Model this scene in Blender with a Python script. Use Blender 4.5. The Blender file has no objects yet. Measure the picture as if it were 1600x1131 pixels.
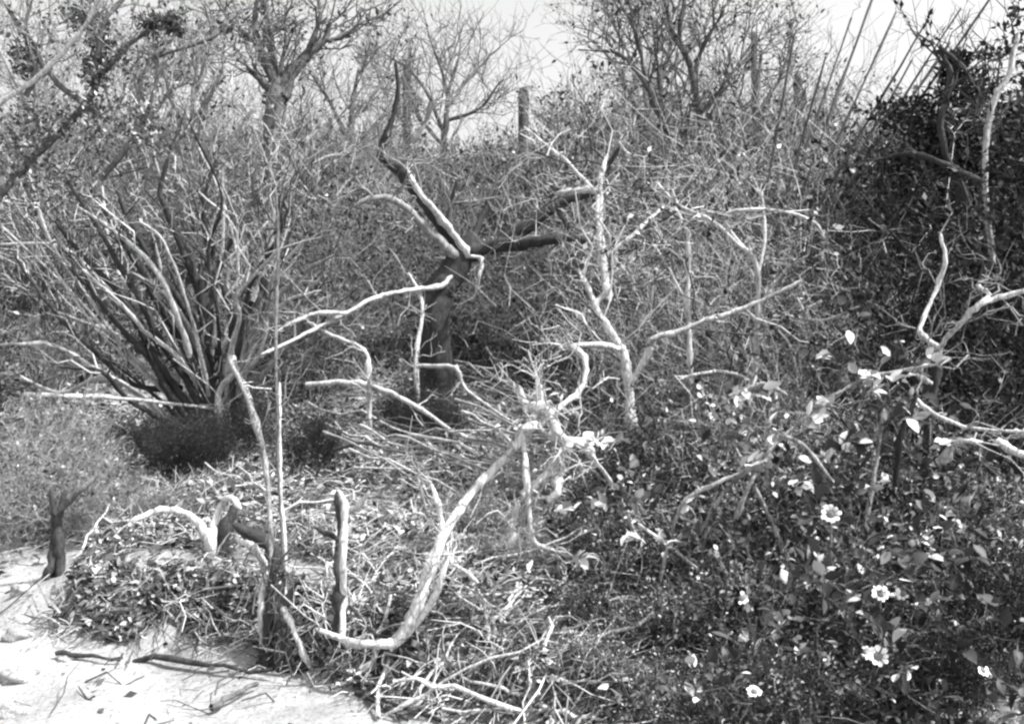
import bpy, math
import numpy as np
from mathutils import Vector

RNG = np.random.default_rng(11)
F = 1556.0                      # focal length in photo pixels (photo 1600 x 1131)
EYE = np.array([0.0, 0.0, 1.6])
PITCH = math.atan((565.5 - 400.0) / F)
FWD = np.array([0, math.cos(PITCH), -math.sin(PITCH)])
UPV = np.array([0, math.sin(PITCH), math.cos(PITCH)])
RGT = np.array([1.0, 0, 0])
scene = bpy.context.scene
COL = scene.collection


def at(px, py, d):
    """point that lies d metres in front of the lens on the sight line of photo pixel px, py"""
    return EYE + d * (FWD + RGT * (px - 800) / F - UPV * (py - 565.5) / F)


# ------------------------------------------------------------------ ground shape
def smooth(t):
    t = np.clip(t, 0, 1)
    return t * t * (3 - 2 * t)


EDGE_X = np.array([-9, -2.6, -1.9, -1.4, -0.95, -0.5, 0.1, 1.0, 9.0])
EDGE_Y = np.array([4.6, 4.25, 4.0, 3.93, 3.83, 3.45, 3.1, 2.7, 1.6])


def gz(x, y):
    x = np.asarray(x, float); y = np.asarray(y, float)
    z = 0.105 * np.clip(y - 9, 0, 36) + 0.02 * np.clip(y - 45, 0, 400) * 0
    e = y - np.interp(x, EDGE_X, EDGE_Y) + 0.05 * np.sin(7.3 * x) + 0.03 * np.sin(17 * x + 1)
    z = z + 0.19 * smooth(e / 0.24) * smooth((x + 2.6) / 0.9)
    z = z + 0.02 * np.sin(2.3 * x + 1.1 * y) + 0.015 * np.sin(4.1 * y - 1.7 * x) + 0.012 * np.sin(9.1 * x + 6.3 * y)
    z = z + 0.15 * np.sin(0.35 * x + 0.6) * smooth((y - 8) / 8)
    return z


# ------------------------------------------------------------------ materials (a black-and-white world)
def grey(v):
    return (v, v, v, 1)


def new_mat(name):
    m = bpy.data.materials.new(name); m.use_nodes = True
    nt = m.node_tree
    return m, nt, nt.nodes['Principled BSDF'], nt.nodes.new, nt.links.new


def bark(name, lo, hi, scale=9.0, rough=0.85, stretch=0.25):
    m, nt, b, N, L = new_mat(name)
    tc = N('ShaderNodeTexCoord'); mp = N('ShaderNodeMapping')
    mp.inputs['Scale'].default_value = (1, 1, stretch)
    no = N('ShaderNodeTexNoise'); no.inputs['Scale'].default_value = scale; no.inputs['Detail'].default_value = 6
    n2 = N('ShaderNodeTexNoise'); n2.inputs['Scale'].default_value = scale * 9; n2.inputs['Detail'].default_value = 3
    mx = N('ShaderNodeMath'); mx.operation = 'ADD'
    ml = N('ShaderNodeMath'); ml.operation = 'MULTIPLY'; ml.inputs[1].default_value = 0.5
    cr = N('ShaderNodeValToRGB')
    cr.color_ramp.elements[0].position = 0.36; cr.color_ramp.elements[0].color = grey(lo)
    cr.color_ramp.elements[1].position = 0.62; cr.color_ramp.elements[1].color = grey(hi)
    cv = N('ShaderNodeTexVoronoi'); cv.feature = 'DISTANCE_TO_EDGE'; cv.inputs['Scale'].default_value = scale * 2.2
    c4 = N('ShaderNodeValToRGB'); c4.color_ramp.elements[0].position = .0; c4.color_ramp.elements[0].color = grey(.5)
    c4.color_ramp.elements[1].position = .09; c4.color_ramp.elements[1].color = grey(1)
    m4 = N('ShaderNodeMix'); m4.data_type = 'RGBA'; m4.blend_type = 'MULTIPLY'; m4.inputs['Factor'].default_value = 1
    L(mp.outputs[0], cv.inputs['Vector']); L(cv.outputs['Distance'], c4.inputs['Fac'])
    L(tc.outputs['Object'], mp.inputs['Vector']); L(mp.outputs[0], no.inputs['Vector']); L(mp.outputs[0], n2.inputs['Vector'])
    L(no.outputs['Fac'], mx.inputs[0]); L(n2.outputs['Fac'], mx.inputs[1]); L(mx.outputs[0], ml.inputs[0])
    L(ml.outputs[0], cr.inputs['Fac']); L(cr.outputs['Color'], m4.inputs['A']); L(c4.outputs['Color'], m4.inputs['B']); L(m4.outputs['Result'], b.inputs['Base Color'])
    bp = N('ShaderNodeBump'); bp.inputs['Strength'].default_value = 0.5; bp.inputs['Distance'].default_value = 0.01
    L(n2.outputs['Fac'], bp.inputs['Height']); L(bp.outputs[0], b.inputs['Normal'])
    b.inputs['Roughness'].default_value = rough
    return m


def leaf(name, stops, rough=0.55, spec=0.4, patch=False):
    """every leaf an island with a shade of its own"""
    m, nt, b, N, L = new_mat(name)
    g = N('ShaderNodeNewGeometry'); cr = N('ShaderNodeValToRGB')
    els = cr.color_ramp.elements
    els[0].position, els[0].color = stops[0][0], grey(stops[0][1])
    els[1].position, els[1].color = stops[-1][0], grey(stops[-1][1])
    for p, v in stops[1:-1]:
        e = els.new(p); e.color = grey(v)
    L(g.outputs['Random Per Island'], cr.inputs['Fac'])
    if patch:
        nz = N('ShaderNodeTexNoise'); nz.inputs['Scale'].default_value = .55; nz.inputs['Detail'].default_value = 2; tcn = N('ShaderNodeTexCoord')
        pr = N('ShaderNodeValToRGB'); pr.color_ramp.elements[0].position = .4; pr.color_ramp.elements[0].color = grey(.55); pr.color_ramp.elements[1].position = .62; pr.color_ramp.elements[1].color = grey(1.0)
        mm = N('ShaderNodeMix'); mm.data_type = 'RGBA'; mm.blend_type = 'MULTIPLY'; mm.inputs['Factor'].default_value = 1
        L(tcn.outputs['Object'], nz.inputs['Vector']); L(nz.outputs['Fac'], pr.inputs['Fac']); L(cr.outputs['Color'], mm.inputs['A']); L(pr.outputs['Color'], mm.inputs['B']); L(mm.outputs['Result'], b.inputs['Base Color'])
    else:
        L(cr.outputs['Color'], b.inputs['Base Color'])
    b.inputs['Roughness'].default_value = rough
    b.inputs['Specular IOR Level'].default_value = spec
    return m


M = {
    'white_bark': bark('white_bark', 0.34, 0.78, 14),
    'pale_bark': bark('pale_bark', 0.3, 0.72, 16),
    'grey_bark': bark('grey_bark', 0.14, 0.42, 18),
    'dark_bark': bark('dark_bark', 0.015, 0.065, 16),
    'brown_bark': bark('brown_bark', 0.06, 0.2, 16),
    'far_bark': bark('far_bark', 0.07, 0.2, 6),
    'cactus_skin': bark('cactus_skin', 0.07, 0.13, 6),
    'leaf_far': leaf('leaf_far', [(0, .03), (.6, .085), (.9, .2), (1, .42)], .7, .2, True),
    'leaf_grey': leaf('leaf_grey', [(0, .035), (.55, .09), (.82, .22), (1, .55)]),
    'leaf_fine': leaf('leaf_fine', [(0, .03), (.75, .07), (.95, .16), (1, .35)]),
    'leaf_mix': leaf('leaf_mix', [(0, .015), (.6, .04), (.8, .07), (.86, .4), (1, .8)]),
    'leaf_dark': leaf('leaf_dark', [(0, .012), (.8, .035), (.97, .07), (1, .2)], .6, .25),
    'leaf_pale': leaf('leaf_pale', [(0, .22), (.5, .5), (1, .75)]),
    'twig_mix': leaf('twig_mix', [(0, .04), (.55, .1), (.75, .4), (1, .85)], .8, .15),
    'twig_pale': leaf('twig_pale', [(0, .03), (.55, .09), (.68, .5), (1, .9)], .8, .15),
    'litter': leaf('litter', [(0, .025), (.45, .1), (.75, .3), (1, .7)], .8, .2),
    'straw': leaf('straw', [(0, .12), (.5, .42), (1, .8)], .7, .2),
    'petal': leaf('petal', [(0, .72), (1, .85)], .6, .2),
    'disc': leaf('disc', [(0, .1), (1, .2)], .8, .1),
    'stone': bark('stone', .2, .5, 20, .9, 1),
}

# sand
m, nt, b, N, L = new_mat('sand')
tc = N('ShaderNodeTexCoord')
n1 = N('ShaderNodeTexNoise'); n1.inputs['Scale'].default_value = 2.2; n1.inputs['Detail'].default_value = 8
n2 = N('ShaderNodeTexNoise'); n2.inputs['Scale'].default_value = 60; n2.inputs['Detail'].default_value = 4
cr = N('ShaderNodeValToRGB')
cr.color_ramp.elements[0].position = .3; cr.color_ramp.elements[0].color = grey(.27)
cr.color_ramp.elements[1].position = .65; cr.color_ramp.elements[1].color = grey(.44)
c2 = N('ShaderNodeValToRGB')
c2.color_ramp.elements[0].position = .3; c2.color_ramp.elements[0].color = grey(.62)
c2.color_ramp.elements[1].position = .5; c2.color_ramp.elements[1].color = grey(1)
mx = N('ShaderNodeMix'); mx.data_type = 'RGBA'; mx.blend_type = 'MULTIPLY'; mx.inputs['Factor'].default_value = 1
L(tc.outputs['Object'], n1.inputs['Vector']); L(tc.outputs['Object'], n2.inputs['Vector'])
L(n1.outputs['Fac'], cr.inputs['Fac']); L(n2.outputs['Fac'], c2.inputs['Fac'])
L(cr.outputs['Color'], mx.inputs['A']); L(c2.outputs['Color'], mx.inputs['B']); 
at_ = N('ShaderNodeAttribute'); at_.attribute_name = 'humus'
c3 = N('ShaderNodeValToRGB')
c3.color_ramp.elements[0].position = .35; c3.color_ramp.elements[0].color = grey(.09)
c3.color_ramp.elements[1].position = .7; c3.color_ramp.elements[1].color = grey(.26)
n3 = N('ShaderNodeTexNoise'); n3.inputs['Scale'].default_value = 14; n3.inputs['Detail'].default_value = 8
L(tc.outputs['Object'], n3.inputs['Vector']); L(n3.outputs['Fac'], c3.inputs['Fac'])
m2 = N('ShaderNodeMix'); m2.data_type = 'RGBA'
L(at_.outputs['Fac'], m2.inputs['Factor']); L(mx.outputs['Result'], m2.inputs['A']); L(c3.outputs['Color'], m2.inputs['B']); L(m2.outputs['Result'], b.inputs['Base Color'])
bp = N('ShaderNodeBump'); bp.inputs['Strength'].default_value = .35; bp.inputs['Distance'].default_value = .02
n5 = N('ShaderNodeTexNoise'); n5.inputs['Scale'].default_value = 9; n5.inputs['Detail'].default_value = 5
L(tc.outputs['Object'], n5.inputs['Vector']); b5 = N('ShaderNodeBump'); b5.inputs['Strength'].default_value = .8; b5.inputs['Distance'].default_value = .05
L(n5.outputs['Fac'], b5.inputs['Height']); L(n2.outputs['Fac'], bp.inputs['Height']); L(b5.outputs[0], bp.inputs['Normal']); L(bp.outputs[0], b.inputs['Normal'])
b.inputs['Roughness'].default_value = .95; b.inputs['Specular IOR Level'].default_value = .1
M['sand'] = m


# ------------------------------------------------------------------ mesh building
class Geo:
    def __init__(s):
        s.V = []; s.Q = []; s.n = 0

    def add(s, V, Q):
        s.V.append(V); s.Q.append(Q + s.n); s.n += len(V)

    def join(s, o, off=(0, 0, 0), rz=0.0, sc=1.0):
        V, Q = o.arrays()
        c, k = math.cos(rz), math.sin(rz)
        R = np.array([[c, k, 0], [-k, c, 0], [0, 0, 1]])
        s.add((V * sc) @ R + np.array(off), Q)

    def arrays(s):
        return np.concatenate(s.V), np.concatenate(s.Q)

    def mesh(s, name, mat, smooth_=True):
        V, Q = s.arrays()
        me = bpy.data.meshes.new(name)
        me.vertices.add(len(V)); me.vertices.foreach_set('co', V.astype(np.float32).ravel())
        me.loops.add(Q.size); me.loops.foreach_set('vertex_index', Q.astype(np.int32).ravel())
        me.polygons.add(len(Q)); me.polygons.foreach_set('loop_start', np.arange(0, Q.size, 4, dtype=np.int32))
        me.update(calc_edges=True); me.validate()
        if smooth_:
            me.polygons.foreach_set('use_smooth', np.ones(len(Q), bool))
        me.materials.append(mat)
        return me


def unit(v):
    return v / np.maximum(np.linalg.norm(v, axis=-1, keepdims=True), 1e-9)


def tubes(P, R, sides=4, ridge=0.0):
    """P (T,K,3) centre lines, R (T,K) radii -> verts, quads of T tapering tubes"""
    P = np.asarray(P, float); R = np.asarray(R, float)
    T, K, _ = P.shape
    tan = unit(np.gradient(P, axis=1))
    chord = unit(P[:, -1] - P[:, 0])
    ref = np.where(np.abs(chord[:, 2:3]) < .7, np.array([[0, 0, 1.0]]), np.array([[0.3, 1.0, 0]]))
    ref = np.repeat(ref[:, None], K, 1)
    a = unit(np.cross(tan, ref)); bb = np.cross(tan, a)
    th = np.arange(sides) * 2 * math.pi / sides
    off = np.ones((T, K, sides))
    if ridge:
        w_ = RNG.normal(size=(T, 1, sides)) + .25 * RNG.normal(size=(T, K, sides))
        off = 1 + ridge * w_
    V = P[:, :, None] + (R[:, :, None] * off)[..., None] * (a[:, :, None] * np.cos(th)[None, None, :, None] + bb[:, :, None] * np.sin(th)[None, None, :, None])
    idx = np.arange(T * K * sides).reshape(T, K, sides)
    q = np.stack([idx[:, :-1], np.roll(idx, -1, 2)[:, :-1], np.roll(idx, -1, 2)[:, 1:], idx[:, 1:]], -1).reshape(-1, 4)
    return V.reshape(-1, 3), q


def leaves(C, L, W, D=None, tilt=1.0, rng=RNG):
    """folded diamond leaves at C, lengths L, widths W, pointing along D"""
    n = len(C)
    L = np.broadcast_to(L, (n,))[:, None]; W = np.broadcast_to(W, (n,))[:, None]
    d = rng.normal(size=(n, 3)); d[:, 2] *= tilt
    if D is not None:
        d = unit(D) + .7 * unit(d)
    d = unit(d)
    s = unit(np.cross(d, rng.normal(size=(n, 3)) * [.6, .6, 1] + [0, 0, .3])); nn = np.cross(s, d)
    V = np.stack([C, C + d * L * .45 + s * W * .5 + nn * W * .18, C + d * L, C + d * L * .45 - s * W * .5 + nn * W * .18], 1)
    return V.reshape(-1, 3), np.arange(n * 4).reshape(n, 4)


def along(P, t):
    """points and tangents of lines P (T,K,3) at t (T,n)"""
    T, K, _ = P.shape
    u = t * (K - 1); i = np.clip(u.astype(int), 0, K - 2); f = (u - i)[..., None]
    r = np.arange(T)[:, None]
    a, b2 = P[r, i], P[r, i + 1]
    return a + (b2 - a) * f, unit(b2 - a), i


def kids(P, R, n, ln, ang=.9, up=.15, bend=.25, k=4, t0=.25, rk=.55, rng=RNG, rmin=.0012):
    """n side shoots on every line of P"""
    T = len(P)
    t = rng.uniform(t0, 1, (T, n))
    pos, tan, i = along(P, t)
    rad = np.maximum(R[np.arange(T)[:, None], i] * rk, rmin)
    pos = pos.reshape(-1, 3); tan = tan.reshape(-1, 3); rad = rad.ravel()
    m_ = len(pos)
    d = unit(tan * math.cos(ang) + unit(rng.normal(size=(m_, 3))) * math.sin(ang) + np.array([0, 0, up]))
    le = ln * rng.uniform(.45, 1.15, m_)[:, None]
    b_ = rng.normal(size=(m_, 3)) * bend
    s = np.linspace(0, 1, k)[None, :, None]
    kink = rng.normal(size=(m_, k, 3)) * bend * .18 * le[:, None]; kink[:, 0] = 0
    Pn = pos[:, None] + le[:, None] * (d[:, None] * s + b_[:, None] * s * s * .5) + kink
    Rn = rad[:, None] * np.linspace(1, .45, k)[None]
    return Pn, Rn


def spline(pts, step=5):
    """Catmull-Rom through pts"""
    p = np.vstack([2 * pts[0] - pts[1], pts, 2 * pts[-1] - pts[-2]])
    out = []
    for i in range(1, len(p) - 2):
        t = np.linspace(0, 1, step, endpoint=False)[:, None]
        a, b2, c, d = p[i - 1], p[i], p[i + 1], p[i + 2]
        out.append(.5 * (2 * b2 + (c - a) * t + (2 * a - 5 * b2 + 4 * c - d) * t * t + (3 * b2 - a - 3 * c + d) * t ** 3))
    out.append(pts[-1][None])
    return np.vstack(out)


def traced(s, d0, d1, w0, w1, rough=.12):
    """a limb along photo pixels 'x,y x,y ...' whose distance runs d0 to d1 metres, widths w0 to w1 in photo pixels"""
    px = np.array([[float(c) for c in q.split(',')] for q in s.split()])
    seg = np.r_[0, np.cumsum(np.linalg.norm(np.diff(px, axis=0), axis=1))]; t = seg / seg[-1]
    dd = d0 + (d1 - d0) * t + .05 * np.sin(t * 7 + px[0, 0]) * abs(np.sin(px[0, 1])) * np.minimum(t * 4, 1)
    pts = np.array([at(x, y, d) for (x, y), d in zip(px, dd)])
    P = spline(pts)
    tt = np.linspace(0, 1, len(P))
    R = (w0 + (w1 - w0) * tt) * .5 * (d0 + (d1 - d0) * tt) / F
    rough = rough * (.1 if w0 > 30 else .45 if w0 > 12 else 1)
    R = R * (1 + rough * np.sin(tt * 23 + px[0, 0]) * .7 + rough * RNG.normal(size=len(tt)) * .6)
    for _ in range(3 if w0 > 12 else 6):           # knots
        k_ = RNG.uniform(); R = R * (1 + RNG.uniform(.1, .3) * (.3 if w0 > 30 else 1) * np.exp(-((tt - k_) * len(tt) / 1.2) ** 2))
    P = P + RNG.normal(size=P.shape) * R[:, None] * (.03 if w0 > 25 else .1 if w0 > 12 else .16)
    e = unit(P[-1] - P[-2])                       # a broken, tapering tip instead of a sawn end
    P = np.vstack([P, P[-1] + e * R[-1] * 1.3, P[-1] + e * R[-1] * 2.2]); R = np.r_[R, R[-1] * .62, R[-1] * .12]
    return P, R


# ------------------------------------------------------------------ objects
def tag(o, label=None, cat=None, group=None, kind=None):
    if label: o['label'] = label
    if cat: o['category'] = cat
    if group: o['group'] = group
    if kind: o['kind'] = kind
    return o


def thing(name, label, cat, loc, group=None):
    o = bpy.data.objects.new(name, None); COL.objects.link(o)
    o.empty_display_size = .1
    o.location = Vector(loc)
    return tag(o, label, cat, group)


def part(name, geo, mat, parent=None, smooth_=True, label=None):
    if parent is not None:
        g = Geo(); V, Q = geo.arrays(); g.add(V - np.array(parent.location), Q); geo = g
    o = bpy.data.objects.new(name, geo.mesh(name, M[mat], smooth_)); COL.objects.link(o)
    if parent is not None: o.parent = parent
    if label: o['label'] = label
    return o


def solo(name, geo, mat, label, cat, group=None, kind=None, smooth_=True):
    """a thing of one mesh, its origin at its own middle"""
    V, Q = geo.arrays(); c = (V.min(0) + V.max(0)) / 2; c[2] = V[:, 2].min()
    g = Geo(); g.add(V - c, Q)
    o = bpy.data.objects.new(name, g.mesh(name, M[mat], smooth_)); COL.objects.link(o); o.location = Vector(c)
    return tag(o, label, cat, group, kind)


def copy_thing(src, loc, rz, sc, label=None):
    c = src.copy(); COL.objects.link(c)
    c.location = Vector(loc); c.rotation_euler = (0, 0, rz); c.scale = (sc, sc, sc)
    if label: c['label'] = label
    for ch in src.children:
        k = ch.copy(); COL.objects.link(k); k.parent = c
    return c


def limb_part(root, name, args, mat, sides=7, label=None):
    P, R = traced(*args)
    g = Geo(); g.add(*tubes(P[None], R[None], 18 if sides >= 8 else sides + 2, .11 if sides >= 8 else .07))
    part(name, g, mat, root, label=label)
    return P, R


def resample(P, R, k=12):
    t = np.linspace(0, 1, k)[None]
    Q, _, i = along(P[None], t)
    return Q[0], R[i[0]]


def twig_set(limbs, n1, l1, n2, l2, n3=0, l3=0, up=.15, ang=.9, rmax=.006, sides=3, rng=RNG, rmin=.0015, bend=.25):
    """side twigs of a list of limbs: geometry plus the finest lines"""
    P = np.array([resample(p, r)[0] for p, r in limbs]); R = np.array([resample(p, r)[1] for p, r in limbs])
    g = Geo()
    P1, R1 = kids(P, R, n1, l1, ang, up, bend, 5, .2, .5, rng, rmin); R1 = np.minimum(R1, rmax)
    g.add(*tubes(P1, R1, sides))
    tips = P1
    if n2:
        P2, R2 = kids(P1, R1, n2, l2, ang, up, bend, 4, .25, .65, rng, rmin); g.add(*tubes(P2, R2, sides)); tips = P2
    if n3:
        P3, R3 = kids(tips, R2, n3, l3, ang, up, bend, 3, .2, .75, rng, rmin); g.add(*tubes(P3, R3, sides)); tips = P3
    return g, tips


def broad_leaves(C, L, W, D, rng=RNG):
    """pointed oval leaves, cupped and curled, eight quads each"""
    n = len(C); d = unit(unit(D) + .5 * unit(rng.normal(size=(n, 3))))
    s = unit(np.cross(d, rng.normal(size=(n, 3)) * .5 + [0, 0, 1])); u = np.cross(s, d)
    t = np.linspace(0, 1, 5); wd = np.array([.04, .8, 1, .7, .03]) * .5
    curl = rng.uniform(-.5, .9, n)[:, None]; cup = rng.uniform(.1, .5, n)[:, None]
    rows = []
    for k, tt in enumerate(t):
        mid = C + d * (L * tt)[:, None] - u * (L[:, None] * curl * tt * tt * .5)
        side = s * (W * wd[k])[:, None]; lift = u * (W[:, None] * wd[k] * cup)
        rows += [mid - side + lift, mid, mid + side + lift]
    V = np.stack(rows, 1).reshape(-1, 3); b_ = np.arange(n)[:, None, None] * 15
    q = np.array([[3 * k + j, 3 * k + j + 1, 3 * k + j + 4, 3 * k + j + 3] for k in range(4) for j in range(2)])
    return V, (b_ + q[None]).reshape(-1, 4)


def leaf_on(tips, n, L, W, rng=RNG, t0=.15, broad=False):
    t = rng.uniform(t0, 1, (len(tips), n))
    c, tan, _ = along(tips, t)
    c = c.reshape(-1, 3); tan = tan.reshape(-1, 3)
    s = np.clip(rng.lognormal(0, .35, len(c)), .5, 1.6)
    g = Geo(); g.add(*(broad_leaves(c, L * s, W * s, tan + rng.normal(size=tan.shape) * .5, rng) if broad else leaves(c, L * s, W * s, tan, rng=rng)))
    return g


# ------------------------------------------------------------------ the ground
OPEN = [(-3.7, 10.5, 1.1), (-4.2, 12.5, 1.2), (-3.9, 9.6, .7), (-2.9, 12.5, .9), (-.85, 7.0, .5), (-.7, 4.7, .3), (-4.4, 14.5, 1.2), (-.25, 3.55, .3), (.1, 3.25, .3)]


def humus(x, y):
    """how far leaf mould has darkened the sand: none on the open sand, most under the bushes"""
    e = y - np.interp(x, EDGE_X, EDGE_Y) + .1 * np.sin(5 * x + 2) + .06 * np.sin(13 * x)
    n = .5 + .35 * np.sin(1.7 * x + .6 * y + 1) * np.sin(1.3 * y - .8 * x) + .3 * np.sin(4.3 * x - 2.9 * y) * np.sin(3.7 * y + 1.3 * x) + .2 * np.sin(11 * x + 3 * y) * np.sin(9 * y - 5 * x)
    face = np.exp(-((e - .1) / .09) ** 2) * (x > -1.95) * .9
    lip = np.exp(-((e - .42) / .16) ** 2) * (x < -.75)
    h = smooth((e - .05) / .35) * np.clip(.35 + .9 * n, 0, 1) * (1 - .85 * lip)
    for ox, oy, orad in OPEN: h = h * (1 - .92 * np.exp(-((x - ox) ** 2 + (y - oy) ** 2) / orad ** 2))
    open_ = smooth((-1.75 - x) / .4) * smooth((6 - y) / .6)
    fp = smooth(.5 + 1.3 * np.sin(8 * x + 3 * np.sin(3 * x)) * np.sin(26 * e + 4 * x) + .9 * np.sin(23 * x - 9 * e) * np.sin(41 * e - 6 * x))
    return np.clip(np.maximum(h, face * fp) * (1 - .85 * open_), 0, 1)


def build_ground():
    u = np.linspace(-1, 1, 600); X = np.sinh(u * 6.2) / math.sinh(6.2) * 320 
    v = np.linspace(0, 1, 520); Y = -8 + 5.2 * (np.exp(v * 4.6) - 1)
    gx, gy = np.meshgrid(X, Y)
    V = np.stack([gx, gy, gz(gx, gy)], -1).reshape(-1, 3)
    idx = np.arange(len(V)).reshape(gx.shape)
    Q = np.stack([idx[:-1, :-1], idx[:-1, 1:], idx[1:, 1:], idx[1:, :-1]], -1).reshape(-1, 4)
    g = Geo(); g.add(V, Q)
    o = part('ground', g, 'sand')
    at_ = o.data.attributes.new('humus', 'FLOAT', 'POINT'); at_.data.foreach_set('value', humus(V[:, 0], V[:, 1]).astype(np.float32))
    tag(o, 'pale sandy desert ground rising into a scrub covered slope', 'ground', kind='structure')


build_ground()


# ------------------------------------------------------------------ bush templates, base at the origin
def bush(seed, h, spread, n0, n1, n2, n3, stem_r, leaf_n, leaf_l, leaf_w, lean=0.5, l1=.45, l2=.28, l3=.16, bend=.3, rmin=.002, up=.2, broad=False):
    rng = np.random.default_rng(seed)
    a = rng.uniform(0, 2 * math.pi, n0); sp = np.sqrt(rng.uniform(.02, 1, n0)) * spread
    hh = h * rng.uniform(.6, 1.0, n0) * (1 - .35 * (sp / spread) ** 2)
    k = 7; s = np.linspace(0, 1, k)
    base = np.stack([np.cos(a) * sp * .12, np.sin(a) * sp * .12, -.05 * np.ones(n0)], -1)
    top = np.stack([np.cos(a) * sp, np.sin(a) * sp, hh], -1)
    P = base[:, None] + (top - base)[:, None] * s[None, :, None]
    P[:, :, 2] += (hh * lean * .3)[:, None] * np.sin(s * math.pi)[None]
    P[:, 1:] += rng.normal(size=(n0, k - 1, 3)) * h * .025
    R = stem_r * rng.uniform(.6, 1.2, n0)[:, None] * np.linspace(1, .3, k)[None]
    g = Geo(); g.add(*tubes(P, R, 5))
    P1, R1 = kids(P, R, n1, h * l1, .75, up, bend, 5, .2, .6, rng, rmin); g.add(*tubes(P1, R1, 4)); tips = P1
    if n2:
        P2, R2 = kids(P1, R1, n2, h * l2, .9, up, bend, 4, .15, .65, rng, rmin); g.add(*tubes(P2, R2, 3)); tips = P2
    if n3:
        P3, R3 = kids(P2, R2, n3, h * l3, .9, up, bend, 3, .2, .7, rng, rmin); g.add(*tubes(P3, R3, 3)); tips = P3
    f = leaf_on(tips, leaf_n, leaf_l, leaf_w, rng, broad=broad) if leaf_n else None
    return g, f


HGT = {}


def template(name, label, cat, group, spec, bark_m, leaf_m):
    g, f = bush(**spec)
    o = thing(name, label, cat, (0, -4, 0), group)
    HGT[o.name] = float(np.percentile((f or g).arrays()[0][:, 2], 97))
    for nm, geo, mt in (('stems', g, bark_m), ('foliage', f, leaf_m)):
        if geo is not None:
            k = bpy.data.objects.new(nm, geo.mesh(nm, M[mt], nm == 'stems')); COL.objects.link(k); k.parent = o
    return o


def scatter(srcs, spots, rng):
    """the first spots move the sources themselves, the rest are copies; a spot is pixel x, distance, and the pixel row its top reaches"""
    used = set()
    for px, d, top in spots:
        x = (px - 800) / F * d; y = d
        src = srcs[int(rng.integers(len(srcs)))]
        loc = (x, y, float(gz(x, y))); rz = rng.uniform(0, 6.28)
        sc = max(.15, (1.6 + (400 - top) / F * d - loc[2]) / HGT[src.name])
        if src.name not in used:
            used.add(src.name); src.location = loc; src.rotation_euler = (0, 0, rz); src.scale = (sc,) * 3
        else:
            copy_thing(src, loc, rz, sc)
    for s in srcs:
        if s.name not in used:
            for ch in list(s.children): bpy.data.objects.remove(ch)
            bpy.data.objects.remove(s)


# ------------------------------------------------------------------ far hillside thicket: one mass
def far_thicket():
    rng = np.random.default_rng(5)
    kinds = [bush(100 + i, 2.6, 1.3, 9, 4, 4, 0, .03, 10, .075, .035, rmin=.006) for i in range(4)]
    kinds += [bush(110 + i, 1.7, 1.2, 9, 5, 5, 0, .02, 9, .07, .035, rmin=.005) for i in range(3)]
    gs, gl = Geo(), Geo()
    n = 0
    for _ in range(2000):
        y = 15 + 32 * rng.uniform() ** .8
        x = rng.uniform(-.62, .62) * y
        if 190 < 800 + x / y * F < 340 and y < 18: continue
        k = kinds[int(rng.integers(len(kinds)))]
        px = 800 + x / y * F
        top = 1.0
        sc = rng.choice([.45, .6, .8, 1.0, 1.1, 1.4], p=[.15, .2, .25, .2, .13, .07]) * rng.uniform(.85, 1.15) * top * (1.25 if px > 900 and y > 30 else 1) * (.8 if 690 < px < 900 else 1)
        cap = np.interp(px, [0, 350, 450, 600, 700, 900, 950, 1200, 1250, 1600], [105, 120, 135, 155, 190, 185, 125, 125, 160, 150]) - 12 + 30 * abs(rng.normal())
        sc = max(.15, min(sc, (1.6 + (400 - cap) / F * y - float(gz(x, y))) / 3.2))
        off = (x, y, float(gz(x, y)) - .05); rz = rng.uniform(0, 6.28)
        gs.join(k[0], off, rz, sc); gl.join(k[1], off, rz, sc)
        n += 1
        if n >= 720: break
    r = thing('distant_thicket', 'grey mass of scrub covering the far slope up to the skyline', 'thicket', (0, 30, 2)); r['kind'] = 'stuff'
    part('stems', gs, 'far_bark', r)['kind'] = 'stuff'
    part('foliage', gl, 'leaf_far', r, False)['kind'] = 'stuff'


far_thicket()

# ------------------------------------------------------------------ fill shrubs
rng = np.random.default_rng(21)
grey_t = [template('grey_shrub', 'tall grey twiggy shrub in the thicket behind the many-stemmed bush', 'shrub', 'grey twiggy shrubs of the middle distance',
                   dict(seed=200 + i, h=2.5, spread=1.1, n0=13, n1=5, n2=4, n3=2, stem_r=.020, leaf_n=2, leaf_l=.05, leaf_w=.025, rmin=.004), 'twig_mix', 'leaf_grey') for i in range(3)]
fine_t = [template('domed_shrub', 'rounded fine leaved shrub in the middle of the thicket', 'shrub', 'rounded fine leaved shrubs',
                   dict(seed=220 + i, h=1.7, spread=1.1, n0=20, n1=6, n2=5, n3=2, stem_r=.010, leaf_n=5, leaf_l=.045, leaf_w=.022, rmin=.0025), 'grey_bark', 'leaf_fine') for i in range(2)]
mix_t = [template('speckled_shrub', 'tangled dark leaved shrub flecked with pale leaves and twigs', 'shrub', 'speckled tangled shrubs on the right',
                  dict(seed=240 + i, h=2.3, spread=1.15, n0=15, n1=5, n2=5, n3=2, stem_r=.015, leaf_n=3, leaf_l=.055, leaf_w=.032, bend=.7, rmin=.0035), 'twig_mix', 'leaf_mix') for i in range(3)]
low_t = [template('low_shrub', 'low dark shrub speckled with small pale leaves near the flowers', 'shrub', 'low speckled shrubs in front',
                  dict(seed=260 + i, h=1.0, spread=.7, n0=16, n1=6, n2=4, n3=2, stem_r=.008, leaf_n=3, leaf_l=.046, leaf_w=.027, broad=True, bend=.7, rmin=.0022), 'twig_mix', 'leaf_mix') for i in range(3)]
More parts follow.
